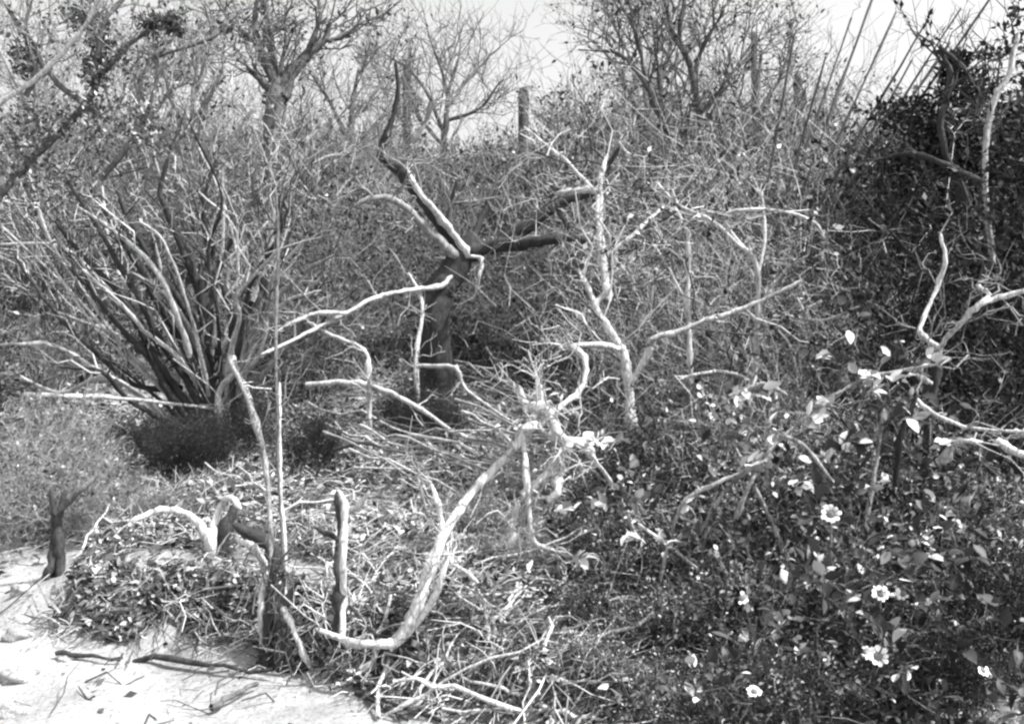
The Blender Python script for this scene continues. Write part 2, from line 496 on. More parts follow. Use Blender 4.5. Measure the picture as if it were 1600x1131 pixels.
dark_t = [template('dark_shrub_or_shade', 'dense dark leaved shrub, a black mass in the thicket or added as shade in a hollow', 'shrub', 'dense dark shrubs',
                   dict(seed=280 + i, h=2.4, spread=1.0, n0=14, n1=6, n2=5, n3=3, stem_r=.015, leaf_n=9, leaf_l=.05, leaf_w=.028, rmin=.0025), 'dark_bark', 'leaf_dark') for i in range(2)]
dry_t = [template('dry_shrub', 'low dry shrub of bleached twigs on the sandy bank', 'shrub', 'low dry shrubs on the bank',
                  dict(seed=300 + i, h=.55, spread=.5, n0=16, n1=5, n2=4, n3=2, stem_r=.008, leaf_n=1, leaf_l=.035, leaf_w=.018, bend=.8, rmin=.003), 'grey_bark', 'leaf_grey') for i in range(3)]

S = []
U = rng.uniform
for px in range(-60, 420, 60): S.append((px + U(-25, 25), U(9.8, 15) if not 150 < px < 360 else U(16, 19), U(150, 250)))
for px in range(-80, 150, 60): S.append((px + U(-25, 25), U(9, 10.5), U(440, 540)))
for px in range(420, 720, 60): S.append((px + U(-25, 25), U(12, 16), U(185, 290)))
scatter(grey_t, S, rng)
S = [(860, 9.8, 400), (780, 11, 340), (950, 10.5, 330), (520, 9.8, 370), (600, 10.8, 330), (1030, 11, 280), (480, 11.5, 300), (690, 12, 300), (860, 13, 260), (960, 13, 230)]
scatter(fine_t, S, rng)
S = [(1070, 7.2, 400), (1150, 8.0, 360), (1240, 7.2, 410), (1320, 8.2, 350), (1110, 9.6, 280), (1210, 10.5, 250), (1020, 8.8, 380), (1330, 6.3, 470),
     (1120, 6.0, 540), (1230, 5.7, 530), (1040, 6.4, 590), (1390, 5.6, 500), (1300, 11, 220), (1400, 9, 240), (1010, 12, 230), (1160, 13, 200), (1290, 13, 190), (1090, 14, 190), (970, 8.4, 560), (1230, 8.8, 310), (1340, 9.6, 260)]
scatter(mix_t, S, rng)
bare_t = [template('bare_shrub', 'leafless shrub of fine pale twigs meshing together right of the dark tree', 'shrub', 'leafless pale twigged shrubs',
                   dict(seed=320 + i, h=1.8, spread=1.0, n0=10, n1=5, n2=4, n3=3, stem_r=.009, leaf_n=0, leaf_l=.03, leaf_w=.02, bend=.9, rmin=.0026, up=.35), 'twig_pale', 'leaf_mix') for i in range(3)]
bt = [(1050, 6.4, 450), (1130, 5.9, 440), (1210, 5.6, 450), (1310, 5.4, 490), (1060, 7.8, 340), (1140, 7.4, 310), (1230, 7.6, 300), (1290, 7.2, 350), (1100, 9.2, 240), (1200, 9.5, 220), (1270, 9.2, 250),
      (960, 10.8, 260), (480, 9.4, 430), (440, 9.9, 380), (1180, 4.6, 590), (1270, 4.5, 600), (1020, 5.2, 640), (930, 4.6, 790), (1370, 5.0, 540)]
bt += [(900, 11.5, 300), (1000, 9.4, 300), (1160, 6.6, 380), (1090, 6.9, 400), (1250, 6.6, 360), (1190, 8.6, 250), (1120, 10.5, 200), (1250, 10.8, 190), (1040, 11, 210), (1340, 6.8, 330), (1340, 8.4, 240)]
scatter(bare_t, bt, rng)
crest_t = [template('crest_shrub', 'bare grey shrub breaking the skyline on the crest of the slope', 'shrub', 'bare grey shrubs along the skyline',
                    dict(seed=340 + i, h=3.0, spread=1.3, n0=9, n1=5, n2=4, n3=2, stem_r=.018, leaf_n=0, leaf_l=.03, leaf_w=.02, bend=.6, rmin=.0045, up=.35), 'grey_bark', 'leaf_mix') for i in range(3)]
scatter(crest_t, [(px + U(-18, 18), U(14, 19), U(90, 150) if px < 600 else U(100, 150) if px < 700 else U(165, 190) if px < 900 else U(70, 130) if px < 1240 else U(120, 150)) for px in range(-40, 1400, 66) if not 640 < px < 930], rng)
S = [(930, 4.9, 730), (1010, 4.9, 690), (1100, 4.8, 660), (1200, 4.7, 640), (1300, 4.6, 630), (1400, 4.5, 620), (1500, 4.5, 610),
     (980, 4.1, 800), (1060, 4.2, 760), (1160, 4.1, 740), (1260, 4.0, 720), (1360, 4.0, 700), (1450, 3.9, 690), (1540, 3.9, 690),
     (1000, 3.45, 940), (1100, 3.4, 900), (1200, 3.4, 870), (1300, 3.4, 850), (1400, 3.4, 830), (1490, 3.5, 800), (910, 3.7, 930), (880, 5.4, 720), (940, 3.25, 1040), (1050, 3.1, 1040), (1160, 3.0, 1020), (1260, 2.95, 1010), (1450, 3.0, 960)]
scatter(low_t, S, rng)
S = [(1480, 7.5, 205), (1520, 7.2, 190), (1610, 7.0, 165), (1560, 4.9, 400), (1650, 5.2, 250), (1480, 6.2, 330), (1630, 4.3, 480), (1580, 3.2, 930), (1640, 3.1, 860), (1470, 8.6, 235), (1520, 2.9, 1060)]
S += [(255, 7.0, 690), (300, 6.8, 668), (340, 6.9, 672), (280, 7.3, 655), (225, 7.1, 705), (390, 7.0, 672), (320, 6.5, 700), (265, 6.5, 712), (470, 6.4, 700), (500, 6.6, 715), (620, 7.5, 610), (660, 7.3, 640), (700, 7.1, 668), (650, 7.7, 590), (1000, 4.6, 690), (1010, 5.0, 660)]  # added shrubs, mostly filling shaded hollows; their black leaves stand in for shade
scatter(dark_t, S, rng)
S = [(40, 6.2, 640), (110, 5.6, 700), (190, 6.1, 745), (250, 5.4, 760), (330, 5.7, 760), (60, 7.4, 620), (150, 7.0, 690), (480, 5.6, 775), (560, 6.2, 755), (600, 5.3, 800), (20, 5.4, 720), (130, 5.3, 790), (210, 5.3, 810), (290, 5.2, 820), (370, 5.1, 800),
     (620, 6.2, 745), (720, 6.4, 720), (680, 5.2, 790), (770, 5.0, 760), (810, 5.6, 700), (540, 7.2, 690), (560, 4.7, 860), (650, 4.6, 870), (740, 4.5, 850), (820, 4.5, 830), (490, 4.6, 880), (400, 4.75, 850), (800, 3.7, 980), (740, 3.9, 960), (860, 3.5, 1010), (600, 4.3, 930)]
scatter(dry_t, S, rng)

# ------------------------------------------------------------------ traced trees and shrubs
def gp(px, d):
    x = (px - 800) / F * d
    return np.array([x, d, float(gz(x, d))])


# the bare dark tree in the middle
r = thing('bare_tree', 'bare dark trunked tree forking low in the middle of the thicket', 'tree', gp(690, 8.1))
LB = []
limb_part(r, 'trunk', ('692,700 688,640 684,590 682,540 680,490 690,450 708,425 724,396', 8.10, 8.10, 54, 38), 'dark_bark', 10)
for a, mt in ((('724,402 712,380 690,352 660,312 628,272 600,246 597,228 606,205 614,180 622,140 618,100', 8.10, 7.83, 23, 5), 'dark_bark'),
              (('735,400 706,362 680,330 655,300 640,272', 8.04, 7.74, 11, 7), 'pale_bark'),
              (('716,404 690,380 655,345 630,322 605,310 580,310 562,318', 8.05, 7.56, 15, 8), 'grey_bark'),
              (('730,398 770,384 830,378 890,372 925,380', 8.10, 7.70, 23, 10), 'dark_bark'),
              (('752,390 800,372 850,335 890,312 930,299 945,268 965,235', 8.10, 7.70, 22, 6), 'dark_bark'),
              (('702,362 704,320 714,282', 8.10, 8.19, 9, 4), 'dark_bark'),
              (('728,392 745,355 765,310 778,275', 8.10, 8.37, 12, 4), 'dark_bark'),
              (('706,428 690,446 650,452 610,458 580,468 540,490 500,510 460,530 412,552', 8.02, 6.84, 9, 5), 'pale_bark'),
              (('540,490 500,488 465,500 430,520', 7.29, 7.02, 7, 4), 'pale_bark'),
              (('735,400 752,405 750,430 744,455', 7.92, 7.83, 6, 4), 'pale_bark'),
              (('645,224 655,205 666,190 676,160', 7.92, 7.74, 9, 5), 'pale_bark'),
              (('870,325 885,350 905,378', 7.92, 7.83, 8, 5), 'dark_bark')):
    LB.append(limb_part(r, 'branch', a, mt))
g, tips = twig_set(LB, 5, .45, 3, .25, 2, .14, rmax=.008)
part('twigs', g, 'grey_bark', r)

# the climber on its trunk
r = thing('climbing_stem', 'thin pale stem looping up the front of the dark trunk', 'vine', gp(655, 7.56))
LB = []
for a in (('655,705 652,640 650,572 652,540 660,490 656,460 640,430', 7.56, 7.83, 8, 5), ('650,572 700,572 718,582 730,610 800,660', 7.60, 7.20, 8, 5),
          ('576,600 575,560 560,540 520,525 485,505', 7.11, 7.29, 7, 5), ('480,600 560,598 600,610 660,640 720,680 800,700', 7.20, 6.84, 8, 5),
          ('576,705 577,640 576,596', 7.11, 7.11, 7, 6)):
    LB.append(limb_part(r, 'stem', a, 'pale_bark', 5))
g, tips = twig_set(LB, 5, .3, 2, .15, rmax=.005); part('twigs', g, 'pale_bark', r)

# many-stemmed bush on the left
r = thing('many_stemmed_bush', 'large bush of many stems fanning up and left over a black hollow', 'bush', gp(335, 8.6))
LB = []
for a in (('337,700 331,640 326,580 323,520 319,470 320,440', 8.6, 8.6, 28, 18), ('374,700 368,600 366,540 374,500 395,470 412,435', 8.5, 8.4, 22, 9)):
    LB.append(limb_part(r, 'trunk', a, 'dark_bark', 8))
dark = [('322,480 305,440 290,400 262,330 250,300 262,250', 8.6, 8.4, 15, 6), ('320,450 330,390 318,350 322,300 335,260', 8.6, 8.6, 12, 5),
        ('322,470 350,400 385,330 402,300', 8.6, 8.7, 10, 5), ('366,545 360,480 345,440 310,390', 8.5, 8.4, 13, 6),
        ('320,645 290,590 250,530 220,470 190,420 150,350 110,290', 8.6, 8.0, 15, 6), ('310,655 270,600 235,545 200,480 160,430 120,390 90,350', 8.6, 8.0, 14, 6),
        ('300,660 262,610 235,560 205,530 170,490 140,450 110,420', 8.6, 7.9, 14, 6), ('325,620 300,560 270,510 245,470 225,430 200,390 170,340 150,310', 8.6, 8.2, 16, 6),
        ('328,600 310,545 280,490 250,455 215,430', 8.6, 8.3, 12, 6), ('330,560 300,500 268,450 240,410 215,370 195,330 180,290', 8.6, 8.4, 14, 6)]
for a in dark: LB.append(limb_part(r, 'stem', a, 'dark_bark' if RNG.uniform() < .75 else 'brown_bark', 6))
for i in range(27):
    t = (i + RNG.uniform(-.5, .5)) / 26.
    an = math.radians(158 - 88 * t + RNG.uniform(-7, 7)); ln = RNG.uniform(250, 440) * (.8 + .2 * math.sin(t * 3.1))
    sx = 285 + 60 * t + RNG.uniform(-14, 14); sy = RNG.uniform(590, 690)
    cv = RNG.uniform(-.6, .9)
    q = []
    for u_ in (0, .25, .5, .75, 1):
        a2 = an - cv * (u_ - 1) * .9 * (1 if an > 1.57 else -1) * -1
        q.append((sx + math.cos(a2) * ln * u_ + RNG.normal() * 11, sy - math.sin(a2) * ln * u_ + RNG.normal() * 11))
    w_ = RNG.uniform(5, 10)
    LB.append(limb_part(r, 'stem', (' '.join(f'{x_:.0f},{y_:.0f}' for x_, y_ in q), 8.6, RNG.uniform(7.5, 9.3), w_, w_ * .5), ('pale_bark', 'white_bark', 'dark_bark', 'pale_bark', 'pale_bark', 'dark_bark')[i % 6], 5))
for q, w_, mt in (('372,620 385,540 420,480 470,430 520,400', 9, 'grey_bark'), ('378,600 400,520 450,470 500,455', 8, 'pale_bark'), ('380,640 430,560 480,520 540,500', 8, 'grey_bark'), ('370,560 390,450 430,380 450,330', 8, 'dark_bark'), ('370,600 410,540 425,440 480,370', 7, 'pale_bark')):
    LB.append(limb_part(r, 'stem', (q, 8.4, 7.8, w_, w_ * .5), mt, 5))
for a in (('342,700 341,660 343,612 362,588', 8.2, 8.2, 11, 8), ('360,560 380,600 400,660 412,712 424,770', 8.3, 7.0, 10, 9), ('395,470 420,400 428,330', 8.4, 8.3, 9, 5)):
    LB.append(limb_part(r, 'stem', a, 'white_bark', 6))
g, tips = twig_set(LB, 4, .6, 3, .32, 2, .16, rmax=.008, ang=.5, up=.3, bend=.5, rmin=.0025)
part('twigs', g, 'twig_mix', r)
part('foliage', leaf_on(tips[::3], 2, .04, .02), 'leaf_grey', r, False)

P, R = traced('38,616 130,620 220,625 300,634 352,640', 7.9, 8.3, 8, 4)
g = Geo(); g.add(*tubes(P[None], R[None], 6))
solo('bleached_pole', g, 'white_bark', 'long bleached pole lying level across the foot of the left bush', 'pole')

# dark stump with thin stems, nearest on the left
r = thing('sprouting_stump', 'dark stump sprouting two thin upright pale stems beside the sand', 'stump', at(430, 1045, 3.86))
for a, lab in ((('418,1065 420,1000 424,950 426,905 432,860', 3.86, 3.95, 20, 8), 0), (('440,1068 438,1010 436,950 446,900', 3.82, 3.92, 19, 9), 0), (('402,1058 412,1015 420,975 415,930', 3.88, 3.95, 16, 9), 0),
               (('462,1062 448,1015 440,970 452,930 470,905', 3.84, 3.9, 18, 7), 0), (('430,1066 430,1020 430,960 428,915', 3.9, 3.98, 22, 11), 0)):
    limb_part(r, 'stump_wood', a, 'dark_bark', 8)
limb_part(r, 'root', ('440,1052 480,1040 520,1058 570,1072', 3.85, 3.72, 20, 7), 'dark_bark', 7)
limb_part(r, 'root', ('425,1050 395,1046 375,1058', 3.86, 3.8, 18, 6), 'dark_bark', 7)
limb_part(r, 'root', ('442,950 462,990 482,1038', 3.8, 3.75, 10, 6), 'white_bark', 7)
LB = [limb_part(r, 'stem', ('447,925 441,830 436,740 433,640 431,540 433,440 435,360 431,300', 3.95, 4.3, 7, 4), 'brown_bark', 6),
      limb_part(r, 'stem', ('426,920 420,780 408,690 385,620 360,565', 3.95, 4.4, 9, 6), 'grey_bark', 6),
      limb_part(r, 'stem', ('410,1015 408,960 412,905', 3.9, 3.95, 9, 9), 'white_bark', 6),
      limb_part(r, 'stem', ('446,930 446,860 440,780 438,700 437,600', 3.9, 4.1, 5, 3), 'white_bark', 6)]
g, tips = twig_set(LB, 3, .2, 2, .1, rmax=.003); part('twigs', g, 'grey_bark', r)
st = twig_set([traced('430,1066 430,1020 436,960 428,915', 3.86, 3.95, 20, 14), traced('440,1052 480,1045 520,1058', 3.85, 3.75, 20, 7)], 16, .22, 4, .12, rmax=.004, bend=.7)[0]
part('dead_twigs', st, 'brown_bark', r)

# white dead branch in front
r = thing('dead_branch', 'thick white dead branch rising from the ground to a pale gnarled knot', 'dead branch', at(610, 1008, 3.6))
LB = [limb_part(r, 'limb', ('606,1010 630,990 652,945 672,890 694,836 718,796 752,752 780,725 806,698 828,668', 3.6, 3.86, 19, 9), 'white_bark', 8),
      limb_part(r, 'limb', ('618,1004 590,1006 560,1004 530,996 500,984', 3.6, 3.6, 16, 7), 'white_bark', 8)]
for a, w in ((('628,995 662,958 684,922 692,893 700,870', 3.61, 3.53, 14, 6), 'white_bark'), (('690,842 688,800 676,760', 3.72, 3.81, 12, 5), 'white_bark'),
          (('806,698 826,672 836,645 818,627 812,610', 3.83, 3.81, 18, 9), 'white_bark'), (('836,645 862,660 882,688 925,690', 3.81, 3.72, 18, 12), 'white_bark'),
          (('846,640 843,610 838,585', 3.81, 3.72, 9, 4), 'white_bark'), (('846,650 870,640 905,610 914,590 914,560 900,545', 3.81, 4.19, 11, 7), 'pale_bark'),
          (('815,776 850,745 872,715 886,692', 3.77, 3.81, 13, 10), 'white_bark'), (('858,780 872,765 866,735 875,712', 3.72, 3.79, 12, 8), 'white_bark'),
          (('818,690 825,760 832,840 862,858', 3.81, 3.63, 7, 6), 'white_bark'), (('795,852 804,838 802,820 808,790', 3.67, 3.72, 9, 8), 'pale_bark'), (('690,860 716,885 745,908', 3.72, 3.63, 8, 5), 'pale_bark'),
          (('820,640 845,632 850,655 825,668', 3.81, 3.77, 14, 12), 'white_bark'), (('900,690 935,725 975,790 990,830', 3.77, 3.91, 7, 5), 'pale_bark')):
    LB.append(limb_part(r, 'branch', a, w, 7))
g, tips = twig_set(LB, 5, .2, 3, .1, 0, 0, rmax=.004, bend=.7); part('twigs', g, 'pale_bark', r)
c = np.array([at(838 + RNG.normal() * 30, 655 + RNG.normal() * 26, 3.82 + RNG.normal() * .05) for _ in range(110)])
g = Geo(); g.add(*broad_leaves(c, RNG.uniform(.02, .05, len(c)), RNG.uniform(.01, .02, len(c)), RNG.normal(size=c.shape))); part('foliage', g, 'leaf_pale', r)

# zigzag pale shrub right of the middle
r = thing('zigzag_shrub', 'bare pale shrub of crooked zigzag stems right of the dark tree', 'shrub', gp(985, 5.27))
LB = []
for a, w in ((('985,810 984,700 983,620 976,560 968,541 945,505 930,476 948,458', 5.27, 5.44, 17, 9), 'white_bark'),
          (('984,600 1000,575 1015,547 1020,530 1060,518 1095,503 1140,490 1200,465 1245,442', 5.27, 5.10, 11, 6), 'pale_bark'),
          (('970,546 930,538 880,542', 5.35, 5.27, 9, 5), 'white_bark'), (('932,480 920,452 905,425', 5.44, 5.52, 9, 5), 'white_bark'),
          (('950,470 944,430 938,370 936,300', 5.44, 5.78, 12, 11), 'white_bark'), (('936,300 905,298 870,303', 5.78, 5.87, 9, 6), 'pale_bark'),
          (('936,380 960,405 990,440', 5.70, 5.61, 8, 5), 'pale_bark'), (('936,300 940,268 950,240', 5.78, 5.87, 8, 4), 'pale_bark'), (('930,300 880,250 820,200', 5.78, 6.12, 6, 4), 'pale_bark'),
          (('945,400 985,370 1035,325', 5.61, 5.87, 7, 4), 'pale_bark')):
    LB.append(limb_part(r, 'stem', a, w, 6))
g, tips = twig_set(LB, 5, .38, 3, .2, 2, .1, rmax=.005, bend=.6); part('twigs', g, 'twig_pale', r)

# arching shrub
r = thing('arching_shrub', 'shrub with thin arching pale stems under the bare skyline tree', 'shrub', gp(1180, 5.5))
LB = []
for a in (('1160,760 1175,600 1185,480 1180,410 1150,380 1112,345 1060,320 1028,288', 5.54, 5.29, 8.6, 4.3), ('1180,410 1130,340 1200,328 1268,345 1288,372', 5.46, 5.29, 5.8, 3.6),
          ('1080,600 1075,480 1076,400 1074,350', 5.46, 5.46, 7.2, 4.3), ('1185,480 1230,420 1260,400', 5.46, 5.38, 5.8, 3.6), ('1075,480 1045,420 1020,380', 5.46, 5.54, 5.0, 2.9),
          ('1185,500 1230,495 1290,500 1340,480', 5.38, 5.21, 5.8, 3.6), ('1180,600 1130,580 1060,590', 5.46, 5.21, 6.5, 4.3), ('1185,430 1195,370 1190,300', 5.46, 5.63, 5.0, 2.9)):
    LB.append(limb_part(r, 'stem', a, 'pale_bark', 6))
g, tips = twig_set(LB, 6, .4, 4, .22, 2, .12, rmax=.005, bend=.8); part('twigs', g, 'twig_pale', r)
part('foliage', leaf_on(tips, 2, .035, .02), 'leaf_mix', r, False)

# long thin wands reaching into the sky at the right
r = thing('wand_shrub', 'shrub of long thin straight wands leaning right against the white sky', 'shrub', gp(1175, 8))
LB = []
for ex, ey, bx in ((1482, 70, 1180), (1500, 15, 1190), (1450, 30, 1170), (1400, 20, 1180), (1330, 30, 1165), (1240, 60, 1160), (1540, 60, 1200), (1425, 95, 1190), (1290, 90, 1170), (1370, -20, 1180), (1560, -20, 1200)):
    LB.append(limb_part(r, 'stem', (f'{bx},560 {bx + (ex - bx) * .3},{560 + (ey - 560) * .36} {bx + (ex - bx) * .62},{560 + (ey - 560) * .66} {ex},{ey}', 8, 7.6 + RNG.uniform(-.6, .6), 6, 3), 'brown_bark', 5))
g, tips = twig_set(LB, 3, .28, 2, .12, rmax=.003, ang=.45); part('twigs', g, 'brown_bark', r)


# white trunked dark tree at the right edge
r = thing('white_trunk_tree', 'dark crowned tree with a slim white trunk at the right edge', 'tree', gp(1590, 5.6))
LB = [limb_part(r, 'trunk', ('1590,800 1575,560 1548,380 1540,290 1542,210 1556,150 1575,120 1590,60', 5.61, 5.10, 11, 7), 'pale_bark', 7)]
for a in (('1548,380 1500,300 1470,200 1485,130 1470,75', 5.44, 5.35, 12, 6), ('1540,290 1480,260 1420,240 1370,250', 5.35, 5.44, 10, 5), ('1556,400 1600,330 1640,240', 5.44, 5.27, 10, 5),
          ('1470,75 1500,100 1520,130', 5.35, 5.27, 7, 4), ('1575,560 1500,480 1440,420 1390,360', 5.61, 5.44, 14, 6)):
    LB.append(limb_part(r, 'branch', a, 'dark_bark', 6))
g, tips = twig_set(LB, 7, .4, 4, .25, 2, .14, rmax=.006); part('twigs', g, 'dark_bark', r)
cl = []
for px, py, d, rx, ry, n in ((1470, 330, 6.6, 85, 130, 2600), (1570, 330, 6.8, 70, 160, 2200), (1440, 230, 6.9, 70, 50, 600), (1500, 215, 6.8, 70, 55, 1100), (1490, 108, 6.4, 24, 32, 330), (1510, 142, 6.4, 50, 24, 420), (1420, 175, 6.6, 60, 26, 420),
                           (1600, 190, 6.8, 30, 60, 600), (1500, 560, 6.4, 130, 110, 2200), (1560, 80, 6.3, 50, 10, 60), (1515, 86, 6.3, 35, 7, 60), (1590, 40, 6.3, 20, 70, 120), (1400, 520, 6.8, 60, 90, 250)):
    v = unit(RNG.normal(size=(n, 3))) * (RNG.uniform(0, 1, (n, 1)) ** .4) * (1 + .1 * RNG.normal(size=(n, 1)))
    k = d / F
    cl.append(at(px, py, d) + v * [rx * k, max(rx, ry) * k * .8, ry * k])
g = Geo(); g.add(*leaves(np.vstack(cl), .05, .028)); part('crown', g, 'leaf_dark', r, False)

# forked tree on the left skyline
r = thing('forked_tree', 'dark forked tree standing against the white sky left of centre', 'tree', gp(426, 13))
LB = [limb_part(r, 'trunk', ('424,560 428,420 425,310 427,210 432,146', 13, 13, 30, 30), 'brown_bark', 8)]
for a in (('430,160 424,120 404,72 398,30 404,-10', 13, 12.8, 18, 6), ('428,150 405,124 390,112', 13, 12.9, 12, 5), ('436,152 455,115 480,85 506,64 514,40', 13, 13.2, 24, 8),
          ('432,140 426,90 420,50 418,5', 13, 13.3, 13, 5), ('506,64 530,60 560,40', 13.2, 13.3, 8, 4), ('480,85 500,30 495,-10', 13.1, 13, 7, 4), ('436,150 440,100 450,60', 13, 13, 10, 4), ('404,72 370,40 350,20', 12.8, 12.7, 8, 4)):
    LB.append(limb_part(r, 'branch', a, 'brown_bark', 6))
g, tips = twig_set(LB, 8, .9, 4, .5, 3, .25, rmax=.012, rmin=.003); part('twigs', g, 'brown_bark', r)
part('foliage', leaf_on(tips, 1, .06, .03), 'leaf_grey', r, False)

# leafy tree, upper left corner
r = thing('leafy_tree', 'tree with hanging dark leaf clusters and a pale slanting bough in the upper left', 'tree', gp(110, 8))
LB = [limb_part(r, 'trunk', ('-70,760 -60,520 -30,360 40,260 110,190 152,130 152,60 130,0 120,-60', 8, 7.3, 13, 7), 'brown_bark', 8)]
LB.append(limb_part(r, 'branch', ('-20,170 10,155 60,120 105,75 130,45 165,-10', 7.3, 7.0, 9, 7), 'white_bark', 6))
for a in (('152,180 90,130 40,60 10,10', 7.5, 7.2, 8, 4), ('152,120 200,70 250,40 290,20', 7.4, 7.4, 9, 4), ('158,280 220,200 245,120 240,60', 7.6, 7.5, 9, 4), ('152,90 160,40 200,-10', 7.3, 7.3, 8, 4), ('40,150 55,110 45,70', 7.3, 7.3, 8, 4), ('240,90 330,60 360,30', 7.5, 7.6, 6, 3)):
    LB.append(limb_part(r, 'branch', a, 'brown_bark', 6))
g, tips = twig_set(LB, 6, .55, 4, .32, 2, .18, rmax=.006, rmin=.002); part('twigs', g, 'grey_bark', r)
cl = []
for px, py, rx, ry, n in ((40, 85, 24, 30, 220), (45, 115, 22, 12, 140), (130, 25, 40, 22, 380), (155, 55, 18, 30, 330), (235, 35, 22, 16, 300), (270, 38, 20, 18, 420), (150, 110, 26, 30, 320), (190, 90, 16, 26, 70), (245, 70, 9, 22, 50),
                        (60, 190, 60, 40, 330), (150, 190, 60, 60, 500), (230, 200, 50, 50, 260), (355, 45, 16, 9, 40), (20, 250, 50, 60, 300), (90, 270, 70, 60, 300)):
    v = unit(RNG.normal(size=(n, 3))) * (RNG.uniform(0, 1, (n, 1)) ** .4) * (1 + .1 * RNG.normal(size=(n, 1)))
    k = 7.3 / F
    cl.append(at(px, py, 7.35) + v * [rx * k, max(rx, ry) * k, ry * k])
cl = np.vstack(cl)
g = Geo(); g.add(*leaves(cl, .043, .024)); V1, Q1 = leaf_on(tips, 1, .04, .022).arrays(); g.add(V1, Q1)
part('crown', g, 'leaf_grey', r, False)

# pale crooked branches inside the dark shrubs at the right
r = thing('crooked_branch', 'crooked white branch rising to the right edge out of dark leaves', 'branch', gp(1460, 4.3))
LB = [limb_part(r, 'limb', ('1466,552 1480,526 1502,505 1530,477 1560,465 1625,450', 3.95, 3.72, 8, 8), 'pale_bark', 7),
      limb_part(r, 'branch', ('1440,760 1455,640 1468,545', 4.05, 3.95, 12, 9), 'dark_bark', 7),
      limb_part(r, 'branch', ('1468,545 1440,522 1442,500 1462,455 1476,410 1470,370', 3.95, 4.1, 8, 5), 'pale_bark', 6),
      limb_part(r, 'branch', ('1530,477 1545,460 1530,448', 3.81, 3.81, 7, 5), 'white_bark', 6),
      limb_part(r, 'branch', ('1455,600 1430,580 1480,562', 3.92, 3.86, 7, 5), 'pale_bark', 6)]
g, tips = twig_set(LB, 5, .22, 3, .12, rmax=.004, bend=.6); part('twigs', g, 'grey_bark', r)
r = thing('drooping_branch', 'thin pale branch sweeping right below the crooked white branch', 'branch', gp(1420, 4.0))
LB = [limb_part(r, 'limb', ('1430,622 1462,648 1520,668 1620,676', 3.72, 3.53, 6, 5), 'pale_bark', 6), limb_part(r, 'branch', ('1400,760 1408,680 1430,622', 3.8, 3.72, 9, 7), 'dark_bark', 6),
      limb_part(r, 'branch', ('1470,720 1500,690 1530,690', 3.63, 3.53, 10, 6), 'white_bark', 6), limb_part(r, 'branch', ('1560,690 1600,712 1640,720', 3.53, 3.44, 14, 10), 'white_bark', 6)]
g, tips = twig_set(LB, 5, .2, 3, .1, rmax=.004, bend=.6); part('twigs', g, 'grey_bark', r)

# flowering shrub, front right
r = thing('flowering_shrub', 'dark shrub starred with ring shaped white flowers in the lower right', 'shrub', gp(1320, 3.4))
LB = []
for a, w in ((('1320,1180 1310,1050 1300,930 1298,806', 3.4, 3.25, 9, 4), 'brown_bark'), (('1330,1180 1360,1050 1376,928', 3.4, 3.1, 9, 4), 'brown_bark'), (('1340,1180 1380,1060 1410,930', 3.4, 3.15, 8, 4), 'brown_bark'),
          (('1345,1180 1360,1100 1368,1026', 3.3, 2.95, 8, 4), 'brown_bark'), (('1400,1180 1480,1100 1535,1048', 3.3, 2.9, 8, 4), 'brown_bark'), (('1300,1180 1220,1130 1178,1080', 3.3, 3.0, 8, 4), 'brown_bark'),
          (('1310,1150 1200,1000 1080,880 1000,820', 3.5, 3.6, 9, 4), 'pale_bark'), (('1340,1150 1400,950 1480,830 1530,760', 3.5, 3.6, 9, 4), 'pale_bark'), (('1300,1150 1240,900 1180,760 1150,700', 3.5, 3.8, 9, 4), 'grey_bark'), (('1330,1150 1350,850 1370,720 1380,640', 3.5, 3.8, 9, 4), 'grey_bark')):
    LB.append(limb_part(r, 'stem', a, w, 6))
g, tips = twig_set(LB, 9, .26, 4, .16, 2, .08, rmax=.004, bend=.6); part('twigs', g, 'brown_bark', r)
part('foliage', leaf_on(tips, 3, .038, .023, broad=True), 'leaf_mix', r)


def flower(px, py, d, rad_px, tilt, petals=9, cut=0):
    d -= .18; c = at(px, py, d); k = rad_px * d / F * .84
    n = unit((EYE - c) + np.array(tilt) * [1, 1, .8] + RNG.normal(size=3) * [.5, .1, .3]); s = unit(np.cross(n, [0, 0, 1])); u = np.cross(s, n)
    V, Q = [], []
    for i in range(petals - cut):
        a = i * 2 * math.pi / petals + px + RNG.uniform(-.09, .09); w = math.pi / petals * RNG.uniform(.85, 1.1); pl = RNG.uniform(.84, 1.08); dp = RNG.uniform(-.25, .25)
        for j, (ra, da, hgt) in enumerate(((.42, -w * .7, 0), (.42, w * .7, 0), (.8, w * 1.05, .22), (1.0, w * .4, .16), (1.0, -w * .4, .16), (.8, -w * 1.05, .22))):
            V.append(c + k * (ra * (pl if ra > .5 else 1) * (math.cos(a + da) * s + math.sin(a + da) * u) + n * (hgt + dp * (ra - .42))))
        o = i * 6
        Q += [[o, o + 1, o + 2, o + 5], [o + 5, o + 2, o + 3, o + 4]]
    g = Geo(); g.add(np.array(V), np.array(Q))
    f = part('flower', g, 'petal', r)
    gd = Geo(); th = np.linspace(0, 2 * math.pi, 13)[:-1]; rings = []
    for rr, hh in ((.4, -.05), (.37, .1), (.22, .2), (.05, .22)):
        rings.append([c + k * (rr * (math.cos(t) * s + math.sin(t) * u) + n * hh) for t in th])
    V = np.array(rings).reshape(-1, 3); idx = np.arange(48).reshape(4, 12)
    Q = np.stack([idx[:-1], np.roll(idx, -1, 1)[:-1], np.roll(idx, -1, 1)[1:], idx[1:]], -1).reshape(-1, 4)
    gd.add(V, Q)
    gd2 = Geo(); gd2.add(V - np.array(r.location), Q)
    o = bpy.data.objects.new('disc', gd2.mesh('disc', M['disc'])); COL.objects.link(o); o.parent = f


